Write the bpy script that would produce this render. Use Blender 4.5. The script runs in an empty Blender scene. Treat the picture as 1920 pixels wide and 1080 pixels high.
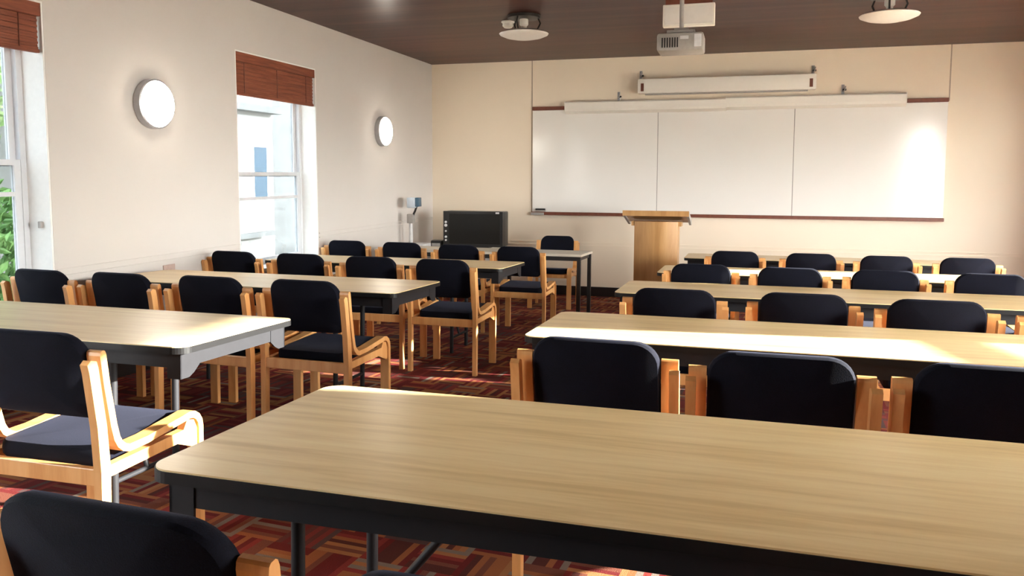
import bpy, bmesh, math, random
from mathutils import Matrix, Vector
random.seed(7)
R = math.radians
C = bpy.context.scene.collection
SL = 0.036                    # the classroom floor falls gently towards the whiteboard
XL, XR, YF, YB, ZC = -3.96, 3.35, 9.84, -2.6, 2.65
def fz(y): return -SL * y

# ------------------------------------------------------------------ materials
def nodes(name):
    m = bpy.data.materials.new(name); m.use_nodes = True
    nt = m.node_tree; b = nt.nodes['Principled BSDF']
    return m, nt, b
def N(nt, t, **kw):
    n = nt.nodes.new(t)
    for k, v in kw.items(): setattr(n, k, v)
    return n
def math_n(nt, op, a, b=None):
    n = N(nt, 'ShaderNodeMath', operation=op)
    for i, v in enumerate((a, b)):
        if v is None: continue
        if isinstance(v, (int, float)): n.inputs[i].default_value = v
        else: nt.links.new(v, n.inputs[i])
    return n.outputs[0]
def ramp(nt, fac, stops, interp='LINEAR'):
    r = N(nt, 'ShaderNodeValToRGB'); e = r.color_ramp.elements; r.color_ramp.interpolation = interp
    while len(e) < len(stops): e.new(0.5)
    for el, (p, c) in zip(e, stops): el.position = p; el.color = (*c, 1)
    nt.links.new(fac, r.inputs[0]); return r.outputs[0]
def coords(nt, scale, rot=(0, 0, 0), kind='Object'):
    tc = N(nt, 'ShaderNodeTexCoord'); mp = N(nt, 'ShaderNodeMapping')
    mp.inputs['Scale'].default_value = scale; mp.inputs['Rotation'].default_value = rot
    nt.links.new(tc.outputs[kind], mp.inputs[0]); return mp.outputs[0]
def noise(nt, vec, scale=5, detail=4, rough=.5, dist=0):
    n = N(nt, 'ShaderNodeTexNoise'); nt.links.new(vec, n.inputs['Vector'])
    n.inputs['Scale'].default_value = scale; n.inputs['Detail'].default_value = detail
    n.inputs['Roughness'].default_value = rough; n.inputs['Distortion'].default_value = dist
    return n.outputs['Fac']
def bump(nt, b, h, strength=.2, dist=.01):
    n = N(nt, 'ShaderNodeBump'); n.inputs['Strength'].default_value = strength; n.inputs['Distance'].default_value = dist
    nt.links.new(h, n.inputs['Height']); nt.links.new(n.outputs[0], b.inputs['Normal'])
def plain(name, col, rough=.5, metal=0, spec=.5, emit=None, estr=0, var=.06, nscale=30):
    m, nt, b = nodes(name)
    f = noise(nt, coords(nt, (1, 1, 1)), nscale, 3)
    lo = tuple(c * (1 - var) for c in col); hi = tuple(min(1, c * (1 + var)) for c in col)
    nt.links.new(ramp(nt, f, [(.3, lo), (.7, hi)]), b.inputs['Base Color'])
    b.inputs['Roughness'].default_value = rough; b.inputs['Metallic'].default_value = metal
    b.inputs['Specular IOR Level'].default_value = spec
    if emit: b.inputs['Emission Color'].default_value = (*emit, 1); b.inputs['Emission Strength'].default_value = estr
    return m
def wood(name, dark, mid, light, axis='x', rough=.4, grain=28, stretch=.05, spec=.5):
    m, nt, b = nodes(name)
    s = {'x': (stretch, 1, 1), 'y': (1, stretch, 1), 'z': (1, 1, stretch)}[axis]
    oi = N(nt, 'ShaderNodeObjectInfo'); add = N(nt, 'ShaderNodeVectorMath', operation='ADD')
    v = coords(nt, s); nt.links.new(v, add.inputs[0])
    sc = N(nt, 'ShaderNodeVectorMath', operation='SCALE'); nt.links.new(oi.outputs['Location'], sc.inputs[0]); sc.inputs['Scale'].default_value = 3.1
    nt.links.new(sc.outputs[0], add.inputs[1]); v = add.outputs[0]
    a = noise(nt, v, grain, 6, .62, .35); c = noise(nt, v, grain * .22, 3, .5, .6)
    f = math_n(nt, 'ADD', math_n(nt, 'MULTIPLY', a, .6), math_n(nt, 'MULTIPLY', c, .4))
    nt.links.new(ramp(nt, f, [(.36, dark), (.5, mid), (.64, light)]), b.inputs['Base Color'])
    b.inputs['Roughness'].default_value = rough; b.inputs['Specular IOR Level'].default_value = spec
    return m
M = {}
M['wall'] = plain('wall_paint', (.84, .735, .60), .75, spec=.25, var=.012, nscale=2)
M['white'] = plain('white_paint', (.84, .82, .79), .5, var=.02)
M['reveal'] = plain('white_plaster', (.86, .85, .83), .6, var=.02)
M['laminate'] = wood('oak_laminate', (.66, .45, .205), (.80, .585, .30), (.87, .68, .38), 'x', .34, 36, .07)
M['beech'] = wood('beech_lacquered', (.60, .265, .080), (.71, .355, .125), (.77, .43, .175), 'z', .38, 22, .12)
M['lectern'] = wood('oak_veneer', (.38, .19, .065), (.48, .26, .10), (.55, .32, .135), 'z', .4, 14, .12)
M['ceiling'] = None
M['redwood'] = plain('red_brown_wood', (.17, .05, .028), .45, var=.15)
M['edge'] = plain('black_edge_band', (.0075, .007, .0075), .5, 0, .25, var=.1)
M['steel'] = plain('grey_painted_steel', (.018, .0175, .020), .55, 0, .2, var=.05)
M['chrome'] = plain('grey_metal', (.42, .42, .44), .3, .8)
M['black'] = plain('black_plastic', (.012, .012, .013), .35)
M['blackmetal'] = plain('dark_metal_tube', (.03, .028, .028), .4, .3)
M['board'] = plain('whiteboard_enamel', (.82, .805, .775), .14, var=.008, nscale=1.5, spec=.6)
M['casing'] = plain('white_casing', (.82, .79, .73), .45, var=.01)
M['grey'] = plain('grey_plastic', (.34, .32, .30), .45)
M['light_grey'] = plain('light_grey_plastic', (.62, .62, .63), .4)
M['bluegrey'] = plain('pale_blue_plastic', (.55, .63, .72), .3)
M['darkblue'] = plain('dark_blue_glass', (.06, .12, .18), .2)
M['screen'] = plain('dark_screen', (.011, .010, .009), .3, spec=.25)
M['skirting'] = plain('black_skirting', (.014, .011, .011), .4)
M['opal'] = plain('opal_glass', (.75, .72, .69), .35, var=.02)
M['lampglow'] = plain('lit_opal_glass', (.9, .86, .8), .4, emit=(1, .90, .76), estr=6)
M['stone'] = plain('pale_stone', (.13, .135, .14), .85, var=.14, nscale=4)
M['render'] = plain('white_render', (.27, .27, .27), .8)
M['bark'] = plain('bark', (.16, .11, .07), .9, var=.3)
M['frame'] = plain('grey_white_window_paint', (.60, .61, .64), .4, var=.02)

def navy():
    m, nt, b = nodes('navy_fabric')
    v = coords(nt, (1, 1, 1)); f = noise(nt, v, 420, 2); g = noise(nt, v, 9, 3)
    h = math_n(nt, 'ADD', math_n(nt, 'MULTIPLY', f, .6), math_n(nt, 'MULTIPLY', g, .4))
    nt.links.new(ramp(nt, h, [(.3, (.0020, .0021, .0040)), (.75, (.0052, .0060, .0150))]), b.inputs['Base Color'])
    b.inputs['Roughness'].default_value = .9; b.inputs['Specular IOR Level'].default_value = .15
    b.inputs['Sheen Weight'].default_value = .06; b.inputs['Sheen Roughness'].default_value = .4
    b.inputs['Sheen Tint'].default_value = (.45, .48, .75, 1)
    bump(nt, b, f, .25, .002); return m
M['navy'] = navy()
def ceiling_mat():
    m, nt, b = nodes('dark_timber_boards')
    v = coords(nt, (.04, 1, 1)); a = noise(nt, v, 30, 6, .62, .2); c = noise(nt, coords(nt, (.12, 2.2, 1)), 3, 2)
    tc = N(nt, 'ShaderNodeTexCoord'); sp = N(nt, 'ShaderNodeSeparateXYZ'); nt.links.new(tc.outputs['Object'], sp.inputs[0])
    br = math_n(nt, 'FRACT', math_n(nt, 'MULTIPLY', sp.outputs['Y'], 9.0))
    gap = math_n(nt, 'LESS_THAN', br, .05)
    wn = N(nt, 'ShaderNodeTexWhiteNoise', noise_dimensions='1D')
    nt.links.new(math_n(nt, 'FLOOR', math_n(nt, 'MULTIPLY', sp.outputs['Y'], 9.0)), wn.inputs['W'])
    f = math_n(nt, 'ADD', math_n(nt, 'MULTIPLY', a, .55), math_n(nt, 'ADD', math_n(nt, 'MULTIPLY', c, .25), math_n(nt, 'MULTIPLY', wn.outputs['Value'], .2)))
    f = math_n(nt, 'SUBTRACT', f, math_n(nt, 'MULTIPLY', gap, .13))
    nt.links.new(ramp(nt, f, [(.3, (.036, .0110, .0085)), (.5, (.062, .0215, .0160)), (.7, (.090, .036, .027))]), b.inputs['Base Color'])
    b.inputs['Roughness'].default_value = .28; b.inputs['Specular IOR Level'].default_value = .05
    bump(nt, b, math_n(nt, 'SUBTRACT', 1.0, gap), .15, .004); return m
M['ceiling'] = ceiling_mat()
def carpet_mat():
    m, nt, b = nodes('basketweave_carpet')
    tc = N(nt, 'ShaderNodeTexCoord'); mp = N(nt, 'ShaderNodeMapping'); nt.links.new(tc.outputs['Object'], mp.inputs[0])
    mp.inputs['Rotation'].default_value = (0, 0, R(4))
    sp = N(nt, 'ShaderNodeSeparateXYZ'); nt.links.new(mp.outputs[0], sp.inputs[0])
    X, Y = sp.outputs['X'], sp.outputs['Y']; BL = 1 / .17
    bx = math_n(nt, 'FLOOR', math_n(nt, 'MULTIPLY', X, BL)); by = math_n(nt, 'FLOOR', math_n(nt, 'MULTIPLY', Y, BL))
    par = math_n(nt, 'MODULO', math_n(nt, 'ABSOLUTE', math_n(nt, 'ADD', bx, by)), 2.0)
    inv = math_n(nt, 'SUBTRACT', 1.0, par)
    u = math_n(nt, 'ADD', math_n(nt, 'MULTIPLY', X, par), math_n(nt, 'MULTIPLY', Y, inv))
    st = math_n(nt, 'FLOOR', math_n(nt, 'MULTIPLY', u, BL * 7))
    cv = N(nt, 'ShaderNodeCombineXYZ')
    nt.links.new(bx, cv.inputs[0]); nt.links.new(by, cv.inputs[1]); nt.links.new(st, cv.inputs[2])
    wn = N(nt, 'ShaderNodeTexWhiteNoise', noise_dimensions='3D'); nt.links.new(cv.outputs[0], wn.inputs['Vector'])
    cb = N(nt, 'ShaderNodeCombineXYZ'); nt.links.new(bx, cb.inputs[0]); nt.links.new(by, cb.inputs[1])
    wb = N(nt, 'ShaderNodeTexWhiteNoise', noise_dimensions='3D'); nt.links.new(cb.outputs[0], wb.inputs['Vector'])
    f = math_n(nt, 'FRACT', math_n(nt, 'ADD', wn.outputs['Value'], 0))
    col = ramp(nt, f, [(0, (.135, .018, .018)), (.22, (.30, .105, .042)), (.40, (.085, .024, .020)), (.52, (.22, .034, .028)), (.66, (.34, .145, .060)), (.80, (.17, .055, .036)), (.94, (.20, .155, .125))], 'CONSTANT')
    col2 = ramp(nt, f, [(0, (.14, .022, .022)), (.3, (.115, .036, .030)), (.55, (.20, .036, .030)), (.8, (.09, .050, .048))], 'CONSTANT')
    mx = N(nt, 'ShaderNodeMix', data_type='RGBA'); nt.links.new(math_n(nt, 'GREATER_THAN', wb.outputs['Value'], .80), mx.inputs['Factor'])
    nt.links.new(col, mx.inputs['A']); nt.links.new(col2, mx.inputs['B']); nt.links.new(mx.outputs['Result'], b.inputs['Base Color'])
    b.inputs['Roughness'].default_value = .95; b.inputs['Specular IOR Level'].default_value = .1
    bump(nt, b, noise(nt, tc.outputs['Object'], 260, 2), .5, .004); return m
M['carpet'] = carpet_mat()
def blind_mat():
    m, nt, b = nodes('woven_wood_blind')
    f = noise(nt, coords(nt, (1, .06, 1)), 60, 4, .6)
    nt.links.new(ramp(nt, f, [(.3, (.15, .036, .017)), (.55, (.25, .068, .030)), (.75, (.33, .105, .050))]), b.inputs['Base Color'])
    b.inputs['Roughness'].default_value = .6
    return m
M['blind'] = blind_mat()
def glass_mat(name, tint):
    m, nt, b = nodes(name); nt.nodes.remove(b)
    out = nt.nodes['Material Output']; t = N(nt, 'ShaderNodeBsdfTransparent'); g = N(nt, 'ShaderNodeBsdfGlossy'); mx = N(nt, 'ShaderNodeMixShader')
    t.inputs[0].default_value = (*tint, 1); g.inputs['Roughness'].default_value = .02
    f = N(nt, 'ShaderNodeLayerWeight'); f.inputs['Blend'].default_value = .08
    nt.links.new(math_n(nt, 'MULTIPLY', f.outputs['Facing'], .25), mx.inputs[0]); nt.links.new(t.outputs[0], mx.inputs[1]); nt.links.new(g.outputs[0], mx.inputs[2])
    nt.links.new(mx.outputs[0], out.inputs[0]); return m
M['glass'] = glass_mat('window_glass', (.96, .98, .98)); M['tinted'] = glass_mat('tinted_window_glass', (.30, .32, .33))  # dark tint added to dim the view outdoors
def leaf_mat(name, a, c):
    m, nt, b = nodes(name)
    f = noise(nt, coords(nt, (1, 1, 1)), 3.5, 3)
    nt.links.new(ramp(nt, f, [(.35, a), (.65, c)]), b.inputs['Base Color']); b.inputs['Roughness'].default_value = .6
    b.inputs['Subsurface Weight'].default_value = 0
    return m
M['leaf'] = leaf_mat('bush_leaves', (.05, .15, .03), (.16, .30, .08))
M['leaf2'] = leaf_mat('tree_leaves', (.16, .28, .10), (.33, .45, .22))
M['lawn'] = plain('pale_paving', (.42, .39, .34), .9, var=.15, nscale=6)
M['paleglass'] = plain('blue_house_glass', (.055, .085, .12), .6, spec=.1)

# ------------------------------------------------------------------ mesh helpers
def link(name, me_or_bm, mat=None, parent=None, smooth=False):
    if isinstance(me_or_bm, bmesh.types.BMesh):
        me = bpy.data.meshes.new(name); bmesh.ops.recalc_face_normals(me_or_bm, faces=me_or_bm.faces)
        me_or_bm.to_mesh(me); me_or_bm.free()
    else: me = me_or_bm
    if mat is not None: me.materials.append(M[mat] if isinstance(mat, str) else mat)
    if smooth:
        me.shade_smooth()
        try: me.set_sharp_from_angle(angle=R(38))
        except Exception: pass
    o = bpy.data.objects.new(name, me); C.objects.link(o)
    if parent is not None: o.parent = parent
    return o
def box(bm, lo, hi, bev=0, seg=2):
    v = [bm.verts.new((x, y, z)) for x in (lo[0], hi[0]) for y in (lo[1], hi[1]) for z in (lo[2], hi[2])]
    fs = [bm.faces.new([v[i] for i in q]) for q in ((0, 1, 3, 2), (4, 6, 7, 5), (0, 4, 5, 1), (2, 3, 7, 6), (0, 2, 6, 4), (1, 5, 7, 3))]
    if bev:
        es = {e for f in fs for e in f.edges}
        bmesh.ops.bevel(bm, geom=list(es), offset=bev, segments=seg, profile=.5, affect='EDGES')
def BX(lo, hi, bev=0): bm = bmesh.new(); box(bm, lo, hi, bev); return bm
def tube(bm, pts, r, n=10, cap=True):
    pts = [Vector(p) for p in pts]; rings = []; up = None
    for i, p in enumerate(pts):
        d = (pts[min(i + 1, len(pts) - 1)] - pts[max(i - 1, 0)]).normalized()
        if up is None: up = d.orthogonal().normalized()
        up = (up - d * up.dot(d)).normalized(); s = d.cross(up)
        rings.append([bm.verts.new(p + (up * math.cos(2 * math.pi * k / n) + s * math.sin(2 * math.pi * k / n)) * r) for k in range(n)])
    for a, b in zip(rings, rings[1:]):
        for k in range(n): bm.faces.new((a[k], a[(k + 1) % n], b[(k + 1) % n], b[k]))
    if cap: bm.faces.new(rings[0][::-1]); bm.faces.new(rings[-1])
def lathe(bm, prof, n=40, axis='z', at=(0, 0, 0)):
    rings = []
    for r, h in prof:
        ring = []
        for k in range(n):
            a = 2 * math.pi * k / n; c, s = r * math.cos(a), r * math.sin(a)
            p = (c, s, h) if axis == 'z' else (h, c, s)
            ring.append(bm.verts.new((p[0] + at[0], p[1] + at[1], p[2] + at[2])))
        rings.append(ring)
    for a, b in zip(rings, rings[1:]):
        for k in range(n): bm.faces.new((a[k], a[(k + 1) % n], b[(k + 1) % n], b[k]))
    bm.faces.new(rings[0][::-1]); bm.faces.new(rings[-1])
def prism(bm, pts2, lo, hi, axis='x'):
    def P(a, b, c): return {'x': (c, a, b), 'y': (a, c, b), 'z': (a, b, c)}[axis]
    A = [bm.verts.new(P(a, b, lo)) for a, b in pts2]; B = [bm.verts.new(P(a, b, hi)) for a, b in pts2]
    n = len(A); bm.faces.new(A); bm.faces.new(B[::-1])
    for i in range(n): bm.faces.new((A[i], A[(i + 1) % n], B[(i + 1) % n], B[i]))
def rrect(w, h, rt, rb=None, n=7):
    """rounded rectangle outline centred at 0; rt top corner radius, rb bottom"""
    rb = rt if rb is None else rb; P = []
    for cx, cy, r, a0 in ((w/2 - rt, h/2 - rt, rt, 0), (-w/2 + rt, h/2 - rt, rt, 90), (-w/2 + rb, -h/2 + rb, rb, 180), (w/2 - rb, -h/2 + rb, rb, 270)):
        for k in range(n + 1):
            a = R(a0 + 90 * k / n); P.append((cx + r * math.cos(a), cy + r * math.sin(a)))
    return P
def pad(w, h, t, rt, rb, fn):
    """upholstered pad: rounded outline, domed faces, mapped by fn(u, v, n)"""
    bm = bmesh.new(); out = rrect(w, h, rt, rb); rings = []
    prof = [(.0, -.50), (.35, -.50), (.7, -.49), (.93, -.42), (.985, -.28), (1, 0), (.985, .28), (.93, .42), (.7, .49), (.35, .5), (0, .5)]
    for s, n in prof:
        if s == 0: rings.append([bm.verts.new(fn(0, 0, n * t))]); continue
        rings.append([bm.verts.new(fn(x * (1 - (1 - s) * (1 if s < .9 else min(1, .2 / w))), y * (1 - (1 - s) * (1 if s < .9 else min(1, .2 / h))), n * t)) for x, y in out])
    for a, b in zip(rings, rings[1:]):
        m = max(len(a), len(b))
        for k in range(m):
            if len(a) == 1: bm.faces.new((a[0], b[k], b[(k + 1) % m]))
            elif len(b) == 1: bm.faces.new((a[k], b[0], a[(k + 1) % m]))
            else: bm.faces.new((a[k], a[(k + 1) % m], b[(k + 1) % m], b[k]))
    return bm
def empty(name, loc=(0, 0, 0)):
    o = bpy.data.objects.new(name, None); C.objects.link(o); o.location = loc; o.empty_display_size = .1; return o
def tag(o, label, cat, group=None, kind=None):
    o['label'] = label; o['category'] = cat
    if group: o['group'] = group
    if kind: o['kind'] = kind
    return o
def structure(o): o['kind'] = 'structure'; return o
def dup(root):
    r = root.copy(); C.objects.link(r)
    for ch in list(root.children):
        c = ch.copy(); C.objects.link(c); c.parent = r
        for g in list(ch.children):
            d = g.copy(); C.objects.link(d); d.parent = c
    return r
def on_floor(o, x, y, rz=0):
    o.matrix_world = Matrix.Translation((x, y, fz(y) + .001)) @ Matrix.Rotation(-math.atan(SL), 4, 'X') @ Matrix.Rotation(rz, 4, 'Z')

# ------------------------------------------------------------------ room shell
bm = bmesh.new()
prism(bm, [(YB - .3, fz(YB - .3)), (YF + .3, fz(YF + .3)), (YF + .3, -.7), (YB - .3, -.7)], XL - .25, XR + .25, 'x')
structure(link('floor', bm, 'carpet'))
structure(link('ceiling', BX((XL - .25, YB - .3, ZC), (XR + .25, YF + .3, ZC + .2)), 'ceiling'))
structure(link('shading_storey', BX((XL - .25, YB - .3, ZC + .2), (XR + .25, YF + .3, ZC + 4.6)), 'stone'))  # unseen upper storey added so the house outside stays in shade
structure(link('wall_front', BX((XL - .25, YF, -.7), (XR + .25, YF + .2, ZC)), 'wall'))
structure(link('wall_back', BX((XL - .25, YB - .2, -.7), (XR + .25, YB, ZC)), 'wall'))
WT = .24
ZS, ZT = .36, 2.215
LWIN = [(-.63, .64), (2.47, 3.742), (5.575, 6.84)]
RWIN = [(2.37, 3.71), (5.47, 6.80), (8.25, 8.58)]  # last opening added out of view to brighten the front wall's right end
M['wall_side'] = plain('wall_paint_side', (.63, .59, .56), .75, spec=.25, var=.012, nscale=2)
def side_wall(name, x0, x1, wins, mat):
    bm = bmesh.new(); y = YB
    for a, b in wins:
        box(bm, (x0, y, -.7), (x1, a, ZC)); box(bm, (x0, a, -.7), (x1, b, ZS)); box(bm, (x0, a, ZT), (x1, b, ZC)); y = b
    box(bm, (x0, y, -.7), (x1, YF, ZC))
    return structure(link(name, bm, mat))
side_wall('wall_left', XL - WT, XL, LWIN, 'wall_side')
WTR = .06
side_wall('wall_right', XR, XR + WTR, RWIN, 'wall')
def window(n, xin, sgn, a, b, mid, low):
    """sash window; xin = wall face, sgn = outward direction"""
    w = structure(empty('window_%d' % n, (0, 0, 0)))
    dp, dt = (.165, .07) if sgn < 0 else (.018, .034)
    X0, X1 = xin + sgn * dp, xin + sgn * (dp + dt)
    lo, hi = min(X0, X1), max(X0, X1)
    # white plaster lining of the opening
    bm = bmesh.new(); t = .012; ia, ib = min(xin + sgn * .002, lo), max(xin + sgn * .002, lo)
    if sgn > 0: ia, ib = xin + .002, lo
    else: ia, ib = hi, xin - .002
    box(bm, (ia, a, ZS), (ib, a + t, ZT)); box(bm, (ia, b - t, ZS), (ib, b, ZT)); box(bm, (ia, a + t, ZT - t), (ib, b - t, ZT))
    structure(link('reveal_lining', bm, 'reveal', w))
    structure(link('sill_board', BX((min(ia, xin - sgn * .02), a, ZS), (max(ib, xin - sgn * .02), b, ZS + .025)), 'reveal', w))
    f = .05; bm = bmesh.new()
    box(bm, (lo, a, ZS), (hi, a + f, ZT)); box(bm, (lo, b - f, ZS), (hi, b, ZT)); box(bm, (lo, a + f, ZT - f), (hi, b - f, ZT)); box(bm, (lo, a + f, ZS), (hi, b - f, ZS + f))
    structure(link('window_frame', bm, 'frame', w))
    def sash(nm, xa, xb, z0, z1, st):
        bm = bmesh.new(); A, B = a + f, b - f
        box(bm, (xa, A, z0), (xb, A + st, z1)); box(bm, (xa, B - st, z0), (xb, B, z1)); box(bm, (xa, A + st, z0), (xb, B - st, z0 + .035)); box(bm, (xa, A + st, z1 - .035), (xb, B - st, z1))
        s = structure(link(nm, bm, 'frame', w))
        xm = (xa + xb) / 2
        structure(link('pane', BX((xm - .002, A + st, z0 + .035), (xm + .002, B - st, z1 - .035)), 'tinted' if n in (2, 3) else 'glass', s))
        return s
    m = (lo + hi) / 2
    outer = (m, hi) if sgn > 0 else (lo, m); inner = (lo, m) if sgn > 0 else (m, hi)
    sash('upper_sash', outer[0] + .003, outer[1] - .003, mid - .02, ZT - f, .04)
    ls = sash('lower_sash', inner[0] + .003, inner[1] - .003, ZS + f, mid + .02, .045)
    structure(link('glazing_bar', BX((inner[0] + .004, a + f + .045, low - .013), (inner[1] - .004, b - f - .045, low + .013)), 'frame', ls))
    return w
window(1, XL, -1, *LWIN[0], 1.21, 1.00)
window(2, XL, -1, *LWIN[1], 1.27, 1.085)
window(3, XL, -1, *LWIN[2], 1.20, .985)
for i, (a, b) in enumerate(RWIN): window(4 + i, XR, 1, a, b, 1.25, 1.28)
wb = bpy.data.objects['window_5']
structure(link('sun_trim_panel', BX((XR - .03, RWIN[1][0] - .02, 1.45), (XR - .018, RWIN[1][1] + .02, ZT + .02)), 'blind', wb))  # unseen panel added to keep sun off the window-side chairs
structure(link('sun_trim_panel', BX((XR - .03, RWIN[0][0] - .02, 1.985), (XR - .018, RWIN[0][1] + .02, ZT + .02)), 'blind', bpy.data.objects['window_4']))  # unseen panel added to trim sun from the rear window-side table
# mouldings and skirtings
structure(link('baseboard_front', BX((XL, YF - .018, -.36), (XR, YF, -.235)), 'skirting'))
def slope_strip(name, xa, xb, h0, h1, mat):
    bm = bmesh.new(); ya, yb = YB, YF - .02
    prism(bm, [(ya, fz(ya) + h0), (yb, fz(yb) + h0), (yb, fz(yb) + h1), (ya, fz(ya) + h1)], xa, xb, 'x')
    return structure(link(name, bm, mat))
slope_strip('baseboard_left', XL, XL + .016, .0, .12, 'skirting')
slope_strip('baseboard_right', XR - .016, XR, .0, .12, 'skirting')
bm = bmesh.new(); box(bm, (XL, YF - .010, .285), (XR, YF, .297)); box(bm, (XL, YF - .010, .325), (XR, YF, .337))
structure(link('trim_1', bm, 'wall'))
def rail_left():
    bm = bmesh.new()
    segs = [(YB, LWIN[0][0] - .01), (LWIN[0][1] + .01, LWIN[1][0] - .01), (LWIN[1][1] + .01, LWIN[2][0] - .01), (LWIN[2][1] + .01, YF - .02)]
    for a, b in segs: box(bm, (XL, a, .575), (XL + .010, b, .587)); box(bm, (XL, a, .615), (XL + .010, b, .627))
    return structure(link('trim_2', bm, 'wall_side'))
rail_left()
M['seam'] = plain('panel_joint', (.42, .34, .27), .8)
structure(link('trim_3', BX((-2.585, YF - .004, .69), (-2.573, YF, ZC)), 'seam'))
structure(link('trim_4', BX((2.232, YF - .004, 2.03), (2.244, YF, ZC)), 'seam'))

# ------------------------------------------------------------------ blinds
def blind(name, a, b, zb, label):
    t = tag(empty(name, (XL, (a + b) / 2, ZT)), label, 'blind', 'wooden blinds in the window openings')
    w2 = (b - a) / 2 - .012
    link('valance', BX((-.055, -w2, -.088), (-.003, w2, -.006), .004), 'blind', t)
    bm = bmesh.new(); z = -.088; h = zb - ZT; k = 0
    while z > h + .02:
        x = -.030 + .004 * ((k % 2) * 2 - 1) * .5
        box(bm, (x - .006, -w2 + .01, z - .0155), (x + .006, w2 - .01, z - .0008)); z -= .016; k += 1
    link('slat_panel', bm, 'blind', t)
    link('bottom_rail', BX((-.045, -w2 + .005, h), (-.015, w2 - .005, h + .022), .004), 'blind', t)
    for yy in (-w2 * .78, 0, w2 * .78):
        bm = bmesh.new(); tube(bm, [(-.0205, yy, -.09), (-.0205, yy, h + .01)], .0035, 6); link('ladder_cord', bm, 'redwood', t)
    return t
blind('slatted_blind', *LWIN[1], 1.915, 'red-brown wooden slatted blind over the window with the green garden view')
blind('slatted_blind', *LWIN[2], 1.855, 'red-brown wooden slatted blind between the two round wall lamps')
o = link('blind_cleat', BX((-.012, -.02, -.02), (.012, 0, .02), .004), 'grey'); o.location = (XL - .07, LWIN[1][1] - .012, .90)
tag(o, 'small grey cord cleat on the bright window reveal below the blind', 'cleat')

# ------------------------------------------------------------------ wall lamps
def wall_lamp(y, z, label):
    t = tag(empty('wall_lamp', (XL, y, z)), label, 'lamp', 'round wall lamps')
    bm = bmesh.new(); lathe(bm, [(.165, .0), (.172, .006), (.172, .056), (.160, .060), (.158, .05)], 48, 'x'); link('lamp_housing', bm, 'chrome', t, True)
    bm = bmesh.new(); lathe(bm, [(.157, .045), (.157, .064), (.148, .076), (.11, .086), (.05, .091), (.005, .092)], 48, 'x'); link('diffuser', bm, 'lampglow', t, True)
    return t
wall_lamp(4.60, 1.69, 'lit round wall lamp with grey rim between the two windows')
wall_lamp(8.27, 1.69, 'lit round wall lamp with grey rim near the corner above the document camera')

# ------------------------------------------------------------------ whiteboard wall
b0, b1 = -2.566, 2.228
t = tag(empty('whiteboard', (0, YF, .70)), 'long white three-panel board across the end wall behind the lectern', 'whiteboard')
xs = [b0, -.97, .613, b1]
for i in range(3): link('board_panel', BX((xs[i] + .004, -.030, .018), (xs[i + 1] - .004, -.001, 1.315), .002), 'board', t)
for x in xs[1:3]:
    bm = BX((x - .004, -.026, .018), (x + .004, -.001, 1.315)); link('joint_strip', bm, 'grey', t)
link('marker_ledge', BX((b0, -.075, -.020), (b1, -.001, .018), .004), 'redwood', t)
link('ledge_end', BX((b0 - .004, -.082, -.024), (b0 + .17, -.001, .010), .003), 'grey', t)
link('top_rail', BX((b0, -.040, 1.317), (b1, -.001, 1.362), .003), 'redwood', t)
er = tag(empty('board_eraser', (-2.45, YF - .048, .7195)), 'small dark eraser lying at the end of the whiteboard ledge', 'eraser')
link('felt_block', BX((-.065, -.016, 0), (.065, .016, .02), .003), 'grey', er); link('grip', BX((-.065, -.016, .02), (.065, .016, .042), .006), 'black', er)
# long screen case (map rail) in two lengths and projector screen above
for xa, xb, dz, lb in ((-2.125, -.165, 0, 'long white roller case above the board, half nearer the windows'), (-.163, 1.79, .012, 'long white roller case above the board, half nearer the bright board end')):
    t = tag(empty('roller_case', ((xa + xb) / 2, YF, 1.96 + dz)), lb, 'screen case', 'roller cases above the whiteboard')
    w2 = (xb - xa) / 2
    bm = bmesh.new(); prism(bm, [(-.045, 0), (-.100, .03), (-.108, .06), (-.108, .135), (-.09, .150), (-.045, .150)], -w2, w2, 'x'); link('case', bm, 'casing', t)
    for sx in (-1, 1): link('end_cap', BX((sx * w2 - .004 - (.004 if sx > 0 else 0), -.111, .028), (sx * w2 + .004 - (.004 if sx > 0 else 0), -.045, .152)), 'casing', t)
    link('wall_bracket', BX((-.03, -.046, .04), (.03, -.0405, .12)), 'grey', t)
    link('wall_bracket', BX((-w2 + .1, -.046, .04), (-w2 + .16, -.0405, .12)), 'grey', t)
t = tag(empty('projector_screen', (-.19, YF, 2.15)), 'white projector screen housing with dark end slots mounted above the roller cases', 'projector screen')
link('housing', BX((-1.015, -.20, .03), (1.015, -.075, .205), .012), 'casing', t, True)
for sx in (-1, 1):
    link('end_slot', BX((sx * .96 - .018, -.203, .055), (sx * .96 + .018, -.198, .15), .002), 'redwood', t)
    link('wall_bracket', BX((sx * .9 - .02, -.08, .05), (sx * .9 + .02, 0, .19)), 'grey', t)
link('screen_roll', BX((-.93, -.15, .012), (.93, -.12, .032), .004), 'grey', t)
for x, z, lb in ((-1.46, 2.115, 'small metal map hook on the wall above the roller case, window end'), (1.13, 2.13, 'small metal map hook above the roller case, beyond the screen housing'), (.80, 2.36, 'small metal hook on top of the projector screen housing'), (-1.19, 2.362, 'small faint metal hook over the end of the screen housing near the window side')):
    t = tag(empty('map_hook', (x, YF, z)), lb, 'hook', 'map hooks above the whiteboard')
    link('plate', BX((-.016, -.012, .0), (.016, 0, .11), .002), 'chrome', t)
    bm = bmesh.new(); tube(bm, [(0, -.012, .03), (0, -.05, .025), (.012, -.075, .045), (.02, -.08, .085)], .007, 8); link('hook_arm', bm, 'grey', t, True)
    bm = bmesh.new(); tube(bm, [(0, -.012, .05), (.03, -.03, .05)], .012, 8); link('hook_screw', bm, 'blackmetal', t, True)

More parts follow.
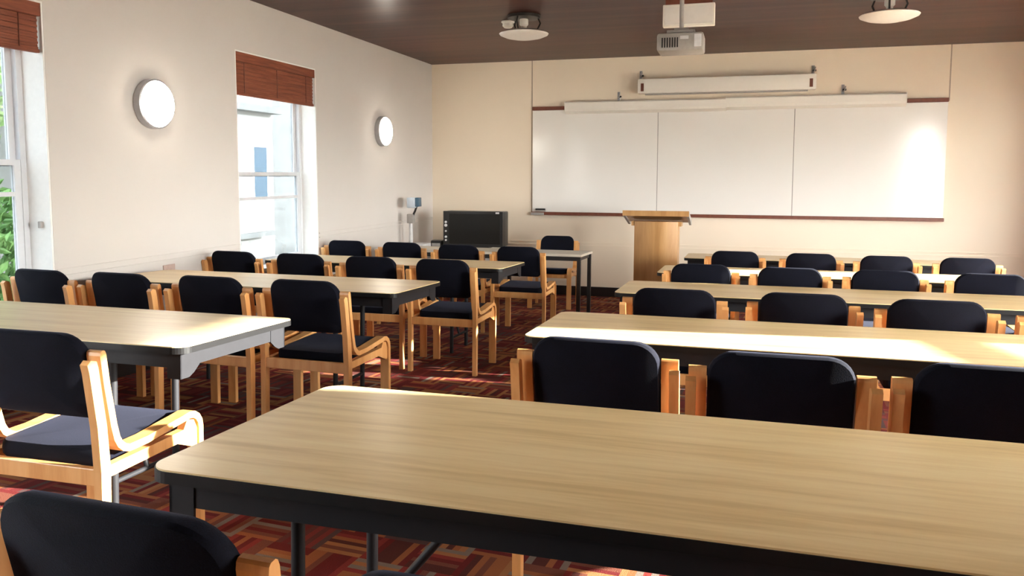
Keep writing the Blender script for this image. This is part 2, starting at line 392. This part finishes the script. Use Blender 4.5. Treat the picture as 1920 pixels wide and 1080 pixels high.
# ------------------------------------------------------------------ ceiling things
def ceiling_light(x, y, label):
    t = tag(empty('ceiling_light', (x, y, ZC)), label, 'ceiling light', 'saucer ceiling lights')
    bm = bmesh.new(); lathe(bm, [(.05, 0), (.15, -.003), (.15, -.028), (.05, -.034)], 32); link('ceiling_plate', bm, 'blackmetal', t, True)
    bm = bmesh.new(); lathe(bm, [(.034, -.03), (.040, -.04), (.040, -.085), (.026, -.10), (.026, -.13)], 24); link('neck', bm, 'casing', t, True)
    bm = bmesh.new(); lathe(bm, [(.02, -.125), (.09, -.130), (.16, -.142), (.215, -.158), (.226, -.166), (.220, -.176), (.17, -.197), (.10, -.212), (.03, -.218), (.004, -.218)], 48); link('dish', bm, 'opal', t, True)
    for k in range(3):
        a = R(20 + 120 * k); bm = bmesh.new(); tube(bm, [(.13 * math.cos(a), .13 * math.sin(a), -.025), (.15 * math.cos(a), .15 * math.sin(a), -.07), (.12 * math.cos(a), .12 * math.sin(a), -.137)], .008, 8); link('arm', bm, 'blackmetal', t, True)
    return t
ceiling_light(-1.92, 7.02, 'white saucer ceiling light under the dark timber boards, nearer the window wall')
ceiling_light(1.13, 7.0, 'white saucer ceiling light on the side away from the windows, past the projector')
t = tag(empty('smoke_detector', (-2.14, 7.25, ZC)), 'small white round detector on the ceiling beside the window-side saucer light', 'detector')
bm = bmesh.new(); lathe(bm, [(.062, 0), (.064, -.012), (.05, -.02)], 28); link('mounting_base', bm, 'casing', t, True)
bm = bmesh.new(); lathe(bm, [(.05, -.02), (.052, -.045), (.035, -.062), (.004, -.066)], 28); link('sensor_dome', bm, 'casing', t, True)
t = tag(empty('ceiling_projector', (-.43, 5.95, ZC)), 'grey projector hanging from a thin pole under the dark ceiling', 'projector')
bm = bmesh.new(); lathe(bm, [(.07, 0), (.07, -.012), (.03, -.02)], 24); link('ceiling_flange', bm, 'chrome', t, True)
bm = bmesh.new(); tube(bm, [(0, 0, -.01), (0, 0, -.40)], .016, 12); link('pole', bm, 'grey', t, True)
bm = bmesh.new(); box(bm, (-.10, -.08, -.425), (.10, .09, -.398), .004); box(bm, (-.05, -.03, -.41), (.05, .03, -.375), .004); link('mount_plate', bm, 'grey', t)
pb = link('projector_body', BX((-.165, -.13, -.555), (.165, .13, -.425), .018), 'grey', t, True)
bm = bmesh.new(); tube(bm, [(.07, .128, -.49), (.07, .165, -.49)], .035, 20); link('lens', bm, 'black', t, True)
bm = bmesh.new()
for k in range(7): box(bm, (-.13 + k * .018, -.1325, -.53), (-.121 + k * .018, -.129, -.46))
link('vent', bm, 'black', t)
link('side_panel', BX((.10, -.1335, -.53), (.15, -.128, -.44), .002), 'light_grey', t)
link('connector_panel', BX((0, -.1335, -.475), (.06, -.128, -.45), .002), 'light_grey', t)
t = tag(empty('hanging_light_box', (-.42, 6.6, ZC)), 'plain white rectangular box on the ceiling just behind the projector pole', 'light box')
link('mounting_bar', BX((-.185, -.035, -.075), (.185, .05, 0)), 'redwood', t)
link('box_body', BX((-.205, -.045, -.25), (.205, .025, -.075), .006), 'casing', t)
link('lamp_cover', BX((-.19, -.05, -.235), (.19, -.044, -.095), .004), 'opal', t)

# ------------------------------------------------------------------ lectern
t = tag(empty('lectern'), 'tall oak lectern with bowed column and overhanging top before the whiteboard', 'lectern')
bm = bmesh.new(); P = []
for k in range(17):
    x = -.235 + .47 * k / 16; P.append((x, -.16 - .05 * math.cos(math.pi * x / .47)))
P += [(.235, .12), (-.235, .12)]
prism(bm, P, .05, 1.00, 'z'); link('column', bm, 'lectern', t, True)
bm = bmesh.new(); prism(bm, [(x * 1.12, y * 1.15) for x, y in P], 0, .05, 'z'); link('plinth', bm, 'lectern', t)
bm = bmesh.new(); prism(bm, [(-.24, 1.075), (.24, .985), (.24, 1.01), (-.24, 1.10)], -.33, .33, 'x'); link('reading_top', bm, 'lectern', t)
for sx in (-1, 1):
    bm = bmesh.new(); prism(bm, [(-.25, 1.065), (.25, .955), (.25, 1.02), (-.25, 1.118)], min(sx * .33, sx * .355), max(sx * .33, sx * .355), 'x'); link('side_rail', bm, 'grey', t)
bm = bmesh.new(); prism(bm, [(-.255, 1.06), (-.24, 1.06), (-.24, 1.118), (-.255, 1.118)], -.355, .355, 'x'); link('front_lip', bm, 'lectern', t)
bm = bmesh.new(); prism(bm, [(-.15, 1.0), (.10, 1.0), (.10, .95), (-.15, .95)], -.27, .27, 'x'); link('top_support', bm, 'lectern', t)
on_floor(t, -.855, 8.75)

# ------------------------------------------------------------------ side desk, television, document camera
t = tag(empty('corner_desk'), 'white-topped desk in the corner under the television and document camera', 'desk')
link('desktop', BX((-.64, -.36, .60), (.64, .36, .628), .004), 'white', t)
for sx in (-1, 1):
    for sy in (-1, 1): link('leg', BX((sx * .60 - .02, sy * .32 - .02, 0), (sx * .60 + .02, sy * .32 + .02, .60)), 'blackmetal', t)
link('modesty_panel', BX((-.58, .30, .22), (.58, .315, .60)), 'light_grey', t)
on_floor(t, -3.29, 8.86)
DZ = fz(8.86) + .632
t = tag(empty('television', (-3.06, 8.92, DZ)), 'black television with side controls on the corner desk', 'television')
link('cabinet', BX((-.375, -.02, .02), (.375, .20, .44), .012), 'black', t, True)
link('bezel', BX((-.378, -.045, .018), (.378, -.018, .443), .006), 'black', t, True)
link('screen', BX((-.30, -.0485, .05), (.345, -.044, .415), .002), 'screen', t)
link('stand', BX((-.20, -.04, 0), (.20, .19, .022), .004), 'black', t)
for z, s in ((.31, .014), (.27, .018), (.20, .012), (.13, .014), (.09, .012)):
    bm = bmesh.new(); tube(bm, [(-.342, -.045, z), (-.342, -.053, z)], s, 14); link('button', bm, 'light_grey', t, True)
link('badge', BX((.29, -.0475, .418), (.335, -.045, .436)), 'light_grey', t)
t = tag(empty('document_camera', (-3.74, 8.70, DZ + fz(8.70) - fz(8.86) + .003)), 'pale document camera with tall arm and blue-grey head on the corner desk', 'document camera')
link('base_plate', BX((-.13, -.13, 0), (.16, .14, .05), .012), 'light_grey', t, True)
bm = bmesh.new(); tube(bm, [(-.045, .0, .04), (-.045, .0, .30)], .022, 14); link('post', bm, 'light_grey', t, True)
link('arm_joint', BX((-.085, -.035, .29), (-.005, .035, .40), .008), 'grey', t, True)
bm = bmesh.new(); tube(bm, [(-.02, 0, .38), (.012, 0, .44), (.03, 0, .49)], .013, 10); link('arm', bm, 'blackmetal', t, True)
link('camera_head', BX((-.075, -.06, .475), (.035, .06, .60), .014), 'bluegrey', t, True)
link('lens_hood', BX((.030, -.055, .49), (.075, .055, .60), .008), 'darkblue', t, True)
bm = bmesh.new(); box(bm, (.03, -.134, .012), (.10, -.129, .038)); link('control_panel', bm, 'white', t)
t = tag(empty('control_box', (-3.515, 8.95, DZ + fz(8.95) - fz(8.86))), 'small black box on the corner desk between document camera and television', 'box')
link('box_body', BX((-.10, -.06, 0), (.05, .06, .085), .02), 'black', t, True); link('front_panel', BX((-.08, -.064, .012), (.03, -.058, .05), .002), 'grey', t)

# ------------------------------------------------------------------ chairs
def strip_path():
    """centre line of the bent plywood strip in (y, z): back, seat, front leg"""
    P = [(-.2385, .748), (-.238, .7445), (-.2365, .735), (-.222, .64), (-.196, .51)]
    c = (-.118, .468 + .022)     # bend at the seat
    for a in (200, 220, 240, 258): P.append((c[0] + .070 * math.cos(R(a)), c[1] + .070 * math.sin(R(a))))
    P += [(-.05, .424), (.05, .436), (.13, .445)]
    c = (.160, .394)
    for a in (95, 70, 45, 22, 0): P.append((c[0] + .055 * math.cos(R(a)), c[1] + .055 * math.sin(R(a))))
    P += [(.218, .25), (.222, 0)]
    return P
def ribbon(bm, P, t, x0, x1):
    L, Rr = [], []
    for i, p in enumerate(P):
        a = Vector(P[max(i - 1, 0)]); b = Vector(P[min(i + 1, len(P) - 1)]); d = (b - a).normalized(); n = Vector((-d.y, d.x))
        q = Vector(p)
        w = t * (.42, .78, 1)[min(i, 2)]      # rounded upper end
        L.append(q + n * w / 2); Rr.append(q - n * w / 2)
    L[-1].y = 0; Rr[-1].y = 0
    rows = []
    for l, r_ in zip(L, Rr): rows.append([bm.verts.new((x0, l.x, l.y)), bm.verts.new((x1, l.x, l.y)), bm.verts.new((x1, r_.x, r_.y)), bm.verts.new((x0, r_.x, r_.y))])
    for a, b in zip(rows, rows[1:]):
        for k in range(4): bm.faces.new((a[k], a[(k + 1) % 4], b[(k + 1) % 4], b[k]))
    bm.faces.new(rows[0]); bm.faces.new(rows[-1][::-1])
def leg_outline():
    F = [(-.218, 0), (-.218, .38), (-.232, .52), (-.262, .70), (-.268, .722)]
    Bk = [(-.290, .728), (-.303, .716), (-.296, .69), (-.268, .52), (-.256, .38), (-.252, 0)]
    return F + Bk
def make_chair():
    t = empty('beech_chair')
    def sf(u, v, n): return (u, v - .005, .415 + n * (1.0) + .012 * (v / .2) - .010 * (1 - min(1, (u / .2) ** 2)))
    link('seat', pad(.392, .40, .062, .035, .03, sf), 'navy', t, True)
    def bf(u, v, n):
        z = .665 + v; lean = -.246 - .25 * v
        return (u, lean + n + .022 * (u / .195) ** 2, z)
    link('backrest', pad(.392, .272, .048, .075, .035, bf), 'navy', t, True)
    for s in (-1, 1):
        bm = bmesh.new(); ribbon(bm, strip_path(), .024, *sorted((s * .198, s * .248))); bmesh.ops.bevel(bm, geom=[e for e in bm.edges if len(e.link_faces) == 2 and e.calc_face_angle(0) > 1.2], offset=.004, segments=2, affect='EDGES')
        link('bentwood_strip', bm, 'beech', t)
        bm = bmesh.new(); prism(bm, leg_outline(), *sorted((s * .226, s * .254)), 'x'); bmesh.ops.bevel(bm, geom=[e for e in bm.edges if e.calc_face_angle(0) > 1.2], offset=.004, segments=2, affect='EDGES')
        link('rear_leg', bm, 'beech', t)
        bm = bmesh.new(); prism(bm, [(-.219, .352), (.10, .362), (.192, .325), (.203, .33), (.203, .392), (.185, .425), (.150, .432), (.132, .402), (-.219, .388)], *sorted((s * .212, s * .240)), 'x')
        link('side_rail', bm, 'beech', t)
    link('rear_rail', BX((-.226, -.250, .335), (.226, -.226, .388), .003), 'beech', t)
    link('front_rail', BX((-.212, .165, .345), (.212, .187, .385), .003), 'beech', t)
    return t
chair0 = make_chair(); first = [True]
ORD = ['first', 'second', 'third', 'fourth']
def chair(x, y, rz, label, group):
    o = chair0 if first[0] else dup(chair0); first[0] = False
    on_floor(o, x, y, rz); tag(o, label, 'chair', group); return o
rng = random.Random(3)
def row(spots, rowname, side, dy=.25):
    for i, (x, y, *rz) in enumerate(spots):
        a = R(rz[0]) if rz else R(rng.uniform(-1.5, 1.5))
        chair(x, y + dy, a, 'navy upholstered beech chair, %s from the aisle, %s, %s side' % (ORD[i], rowname, side), 'chairs in the %s, %s side' % (rowname, side))
row([(-.80, .81, -2), (-.235, .745, 0)], 'rear row behind the big table', 'lectern')
row([(-.40, 2.28, -1), (.12, 2.22, 1), (.66, 2.24, 0)], 'fourth row from the whiteboard', 'lectern')
row([(-.28, 3.75), (.30, 3.79), (.85, 3.74), (1.40, 3.72)], 'third row from the whiteboard', 'lectern')
row([(-.23, 5.34), (.34, 5.29), (.91, 5.32), (1.49, 5.33)], 'second row from the whiteboard', 'lectern')
row([(-.01, 6.91), (.60, 6.89), (1.16, 6.85), (1.76, 6.88)], 'first row from the whiteboard', 'lectern')
row([(-2.07, 1.83, 1)], 'rearmost row', 'window')
row([(-2.09, 3.44, -1), (-2.63, 3.42, -2), (-3.165, 3.39, -3), (-3.685, 3.38, -5)], 'third row from the whiteboard', 'window')
row([(-1.955, 5.00, 0), (-2.52, 5.03), (-3.11, 5.07), (-3.69, 5.09, -2)], 'second row from the whiteboard', 'window')
row([(-1.88, 6.67), (-2.45, 6.69), (-3.08, 6.82), (-3.685, 6.86)], 'first row from the whiteboard', 'window')
chair(-2.02, 8.68, R(182), 'navy upholstered beech chair facing the room behind the black-legged front table', 'chairs at the front table')

# ------------------------------------------------------------------ folding tables
def make_table(Lx, inb):
    W = .71; t = empty('folding_table'); z1 = .70; th = .026
    out = rrect(Lx, W, .05, n=8)
    bm = bmesh.new(); prism(bm, [(x * (1 - .004 / Lx), y * (1 - .004 / W)) for x, y in out], z1 - .004, z1, 'z'); link('tabletop', bm, 'laminate', t)
    bm = bmesh.new(); prism(bm, out, z1 - th, z1 - .0035, 'z'); link('edge_band', bm, 'edge', t)
    bm = bmesh.new(); a, b = Lx / 2 - .035, W / 2 - .035; h0, h1 = z1 - th - .055, z1 - th
    for s in (-1, 1):
        box(bm, (-a, min(s * b, s * (b - .022)), h0), (a, max(s * b, s * (b - .022)), h1))
        box(bm, (min(s * a, s * (a - .022)), -b + .022, h0), (max(s * a, s * (a - .022)), b - .022, h1))
    link('apron', bm, 'steel', t)
    for sx in (-1, 1):
        for sy in (-1, 1):
            bm = bmesh.new(); X = sx * (a + .002); q = sy * (b + .002)
            prism(bm, [(q, h1), (q, h0 - .038), (q - sy * .045, h0 - .038), (q - sy * .07, h0 - .026), (q - sy * .10, h0 - .002), (q - sy * .10, h1)], *sorted((X, X - sx * .006)), 'x')
            box(bm, (min(X, X - sx * .055), min(q, q - sy * .006), h0 - .038), (max(X, X - sx * .055), max(q, q - sy * .006), h1))
            link('corner_bracket', bm, 'steel', t)
    for sx in (-1, 1):
        X = sx * (Lx / 2 - inb)
        for sy in (-1, 1):
            bm = bmesh.new(); tube(bm, [(X, sy * .17, 0), (X, sy * .17, z1 - th - .002)], .0145, 12); link('leg', bm, 'steel', t, True)
        bm = bmesh.new(); tube(bm, [(X, -.17, .12), (X, .17, .12)], .010, 10); link('cross_bar', bm, 'steel', t, True)
        bm = bmesh.new(); tube(bm, [(X, -.17, z1 - th - .02), (X, .17, z1 - th - .02)], .0145, 10); link('pivot_bar', bm, 'steel', t, True)
        bm = bmesh.new(); tube(bm, [(X, 0, .125), (X - sx * .02, 0, .20), (X - sx * .40, 0, z1 - th - .01)], .010, 10); link('brace', bm, 'steel', t, True)
    return t
RT = make_table(2.44, .22); LT = make_table(2.05, .46)
def place_table(proto, used, x, y, rz, label, side):
    o = dup(proto) if used else proto
    on_floor(o, x, y, rz); tag(o, label, 'table', 'folding tables on the %s side' % side)
for i, (x0, y, lb) in enumerate(((-1.07, 1.515, 'largest empty oak-topped folding table with black edge, beside the rear chairs'), (-.775, 3.145, 'oak-topped folding table with sunlit edge, second in from the big empty table, lectern side'),
        (-.665, 4.70, 'oak-topped folding table in the middle of the five on the lectern side'), (-.56, 6.06, 'oak-topped folding table, second from the whiteboard, lectern side'), (-.47, 7.69, 'oak-topped folding table closest to the whiteboard, lectern side'))):
    place_table(RT, i > 0, x0 + 1.22, y, 0, lb, 'lectern')
for i, (x1, y, lb) in enumerate(((-1.80, 2.525, 'oak-topped folding table with grey steel end, rearmost on the window side'), (-1.775, 4.185, 'oak-topped folding table in the middle of the three on the window side'),
        (-1.69, 5.89, 'oak-topped folding table under the far window, third from the rear on the window side'))):
    place_table(LT, i > 0, x1 - 1.025, y, 0, lb, 'window')
# instructor's table with thin top and black square legs
t = tag(empty('front_table'), 'pale table with black square legs ahead of the window-side rows near the corner', 'table')
M['pale'] = wood('pale_laminate', (.50, .44, .35), (.58, .52, .43), (.64, .58, .49), 'x', .4, 36, .07)
link('tabletop', BX((-1.09, -.30, .675), (1.09, .30, .70), .003), 'pale', t)
bm = bmesh.new()
for s in (-1, 1): box(bm, (-1.05, s * .28 - .012, .635), (1.05, s * .28 + .012, .675)); box(bm, (s * 1.05 - .012, -.268, .635), (s * 1.05 + .012, .268, .675))
link('apron', bm, 'blackmetal', t)
for sx in (-1, 1):
    for sy in (-1, 1): link('leg', BX((sx * 1.062 - .018, sy * .276 - .018, 0), (sx * 1.062 + .018, sy * .276 + .018, .675), .002), 'blackmetal', t)
on_floor(t, -2.52, 7.62)

o = tag(empty('wall_outlet', (XL, 4.72, .50)), 'small pinkish outlet cover on the window wall above the window-side table', 'outlet')
M['outlet'] = plain('pink_beige_plastic', (.50, .36, .31), .5)
link('cover_plate', BX((.0, -.06, -.05), (.010, .06, .05), .004), 'outlet', o); link('socket', BX((.009, -.03, -.025), (.014, .03, .025), .003), 'outlet', o)

# ------------------------------------------------------------------ outdoors
structure(link('ground', BX((-40, -30, -1.1), (40, 45, -.72)), 'lawn'))
structure(link('sun_block_wall', BX((12, 9.4, -.72), (15, 24, 5.2)), 'stone'))  # unseen block added to keep direct sun out of the last right window
t = tag(empty('neighbouring_house', (-10, 15, -.72)), 'pale stone house with a tall blue window outside the far window', 'house')
link('wall', BX((-6, .172, 0), (0, 9, 7.5)), 'stone', t)
link('bay_wall', BX((-6, -3.6, 0), (.12, .17, 7.5)), 'render', t)
wf = link('window_frame', BX((.121, -.66, .84), (.17, -.08, 2.54)), 'white', t); link('pane', BX((.171, -.60, .90), (.176, -.14, 2.48)), 'paleglass', wf)
link('window_box', BX((.178, -1.55, .70), (.42, -.34, 1.39), .01), 'render', t)
link('ledge', BX((.121, -1.7, .60), (.46, -.30, .70)), 'stone', t)
link('eave', BX((.121, -3.6, 3.2), (.40, .16, 3.34)), 'stone', t)
wf = link('window_frame', BX((.001, 2.2, 1.0), (.05, 3.3, 2.8)), 'white', t); link('pane', BX((.051, 2.27, 1.07), (.056, 3.23, 2.73)), 'paleglass', wf)
def foliage(bm, cx, cy, cz, rx, ry, rz, n, s, seed):
    g = random.Random(seed)
    for _ in range(n):
        while True:
            p = Vector((g.uniform(-1, 1), g.uniform(-1, 1), g.uniform(-1, 1)))
            if .3 < p.length < 1: break
        q = Vector((cx + p.x * rx, cy + p.y * ry, cz + p.z * rz))
        u = Vector((g.gauss(0, 1), g.gauss(0, 1), g.gauss(0, 1))).normalized(); v = u.orthogonal().normalized(); w = u.cross(v)
        k = s * g.uniform(.6, 1.3); mid = q + w * k * .18
        a, b, c, d = q - v * k, mid - u * k * .45, q + v * k, mid + u * k * .45
        bm.faces.new([bm.verts.new(x) for x in (a, b, c, d)])
def plant(name, x, y, rx, ry, rz, cz, n, s, mat, seed, label, cat, stem):
    t = tag(empty(name, (x, y, -.72)), label, cat)
    bm = bmesh.new(); foliage(bm, 0, 0, cz, rx, ry, rz, n, s, seed); link('foliage', bm, mat, t)
    bm = bmesh.new(); tube(bm, [(0, 0, 0), (.05, .03, cz * .5), (0, 0, cz)], stem, 8); link('trunk', bm, 'bark', t, True)
plant('garden_shrub', -9.2, 7.2, .9, 1.7, .95, .95, 2600, .09, 'leaf', 5, 'leafy green shrub low outside the window beside the photo edge', 'shrub', .05)
plant('garden_tree', -12.6, 8.6, 1.8, 2.2, 2.2, 3.6, 3000, .14, 'leaf2', 9, 'pale green sunlit tree outside the window above the shrub', 'tree', .14)

# ------------------------------------------------------------------ light
sun_d = Vector((-1, -.14, -.26)).normalized()
s = bpy.data.lights.new('sun', 'SUN'); s.energy = 5.5; s.angle = R(.6); s.color = (1, .95, .86)
so = bpy.data.objects.new('sun', s); C.objects.link(so); so.rotation_euler = sun_d.to_track_quat('-Z', 'Y').to_euler()
so.location = (12, 4, 8)
w = bpy.data.worlds.new('sky'); bpy.context.scene.world = w; w.use_nodes = True; nt = w.node_tree; bg = nt.nodes['Background']
tc = N(nt, 'ShaderNodeTexCoord'); dt = N(nt, 'ShaderNodeVectorMath', operation='DOT_PRODUCT')
nt.links.new(tc.outputs['Generated'], dt.inputs[0]); dt.inputs[1].default_value = -sun_d
rp = ramp(nt, math_n(nt, 'ADD', math_n(nt, 'MULTIPLY', dt.outputs['Value'], .5), .5), [(0, (.27, .28, .29)), (.36, (.30, .31, .32)), (.54, (.72, .70, .68)), (1, (1, .96, .90))])
nt.links.new(rp, bg.inputs['Color']); bg.inputs['Strength'].default_value = 10.5
def portal(x, sgn, a, b):
    l = bpy.data.lights.new('window_portal', 'AREA'); l.shape = 'RECTANGLE'; l.size = ZT - ZS; l.size_y = b - a
    l.cycles.is_portal = True
    o = bpy.data.objects.new('window_portal', l); C.objects.link(o); o.location = (x, (a + b) / 2, (ZS + ZT) / 2)
    o.rotation_euler = (0, R(90) * (1 if sgn > 0 else -1), 0)
for a, b in LWIN: portal(XL - WT - .01, -1, a, b)
for a, b in RWIN: portal(XR + WTR + .01, 1, a, b)

# ------------------------------------------------------------------ camera
cam = bpy.data.cameras.new('camera'); co = bpy.data.objects.new('camera', cam); C.objects.link(co)
F, CY, PI_, YA, RO = 1464.801, 449.075, R(-4.856), R(-16.125), R(.107)
fw = Vector((math.sin(YA) * math.cos(PI_), math.cos(YA) * math.cos(PI_), math.sin(PI_)))
r0 = Vector((math.cos(YA), -math.sin(YA), 0)); u0 = r0.cross(fw)
r1 = r0 * math.cos(RO) + u0 * math.sin(RO); u1 = -r0 * math.sin(RO) + u0 * math.cos(RO)
mw = Matrix((r1, u1, -fw)).transposed().to_4x4(); mw.translation = (0, 0, 1.215); co.matrix_world = mw
cam.sensor_width = 36; cam.lens = 36 * F / 1920; cam.shift_y = -(540 - CY) / 1920; cam.clip_start = .02; cam.clip_end = 200
sc = bpy.context.scene; sc.camera = co
sc.view_settings.view_transform = 'Standard'; sc.view_settings.look = 'None'; sc.view_settings.gamma = 1; sc.view_settings.use_curve_mapping = False
sc.view_settings.exposure = 3.3
sc.cycles.max_bounces = 16; sc.cycles.diffuse_bounces = 8; sc.cycles.glossy_bounces = 6; sc.cycles.transparent_max_bounces = 16
sc.cycles.sample_clamp_indirect = 6.0; sc.cycles.use_denoising = True
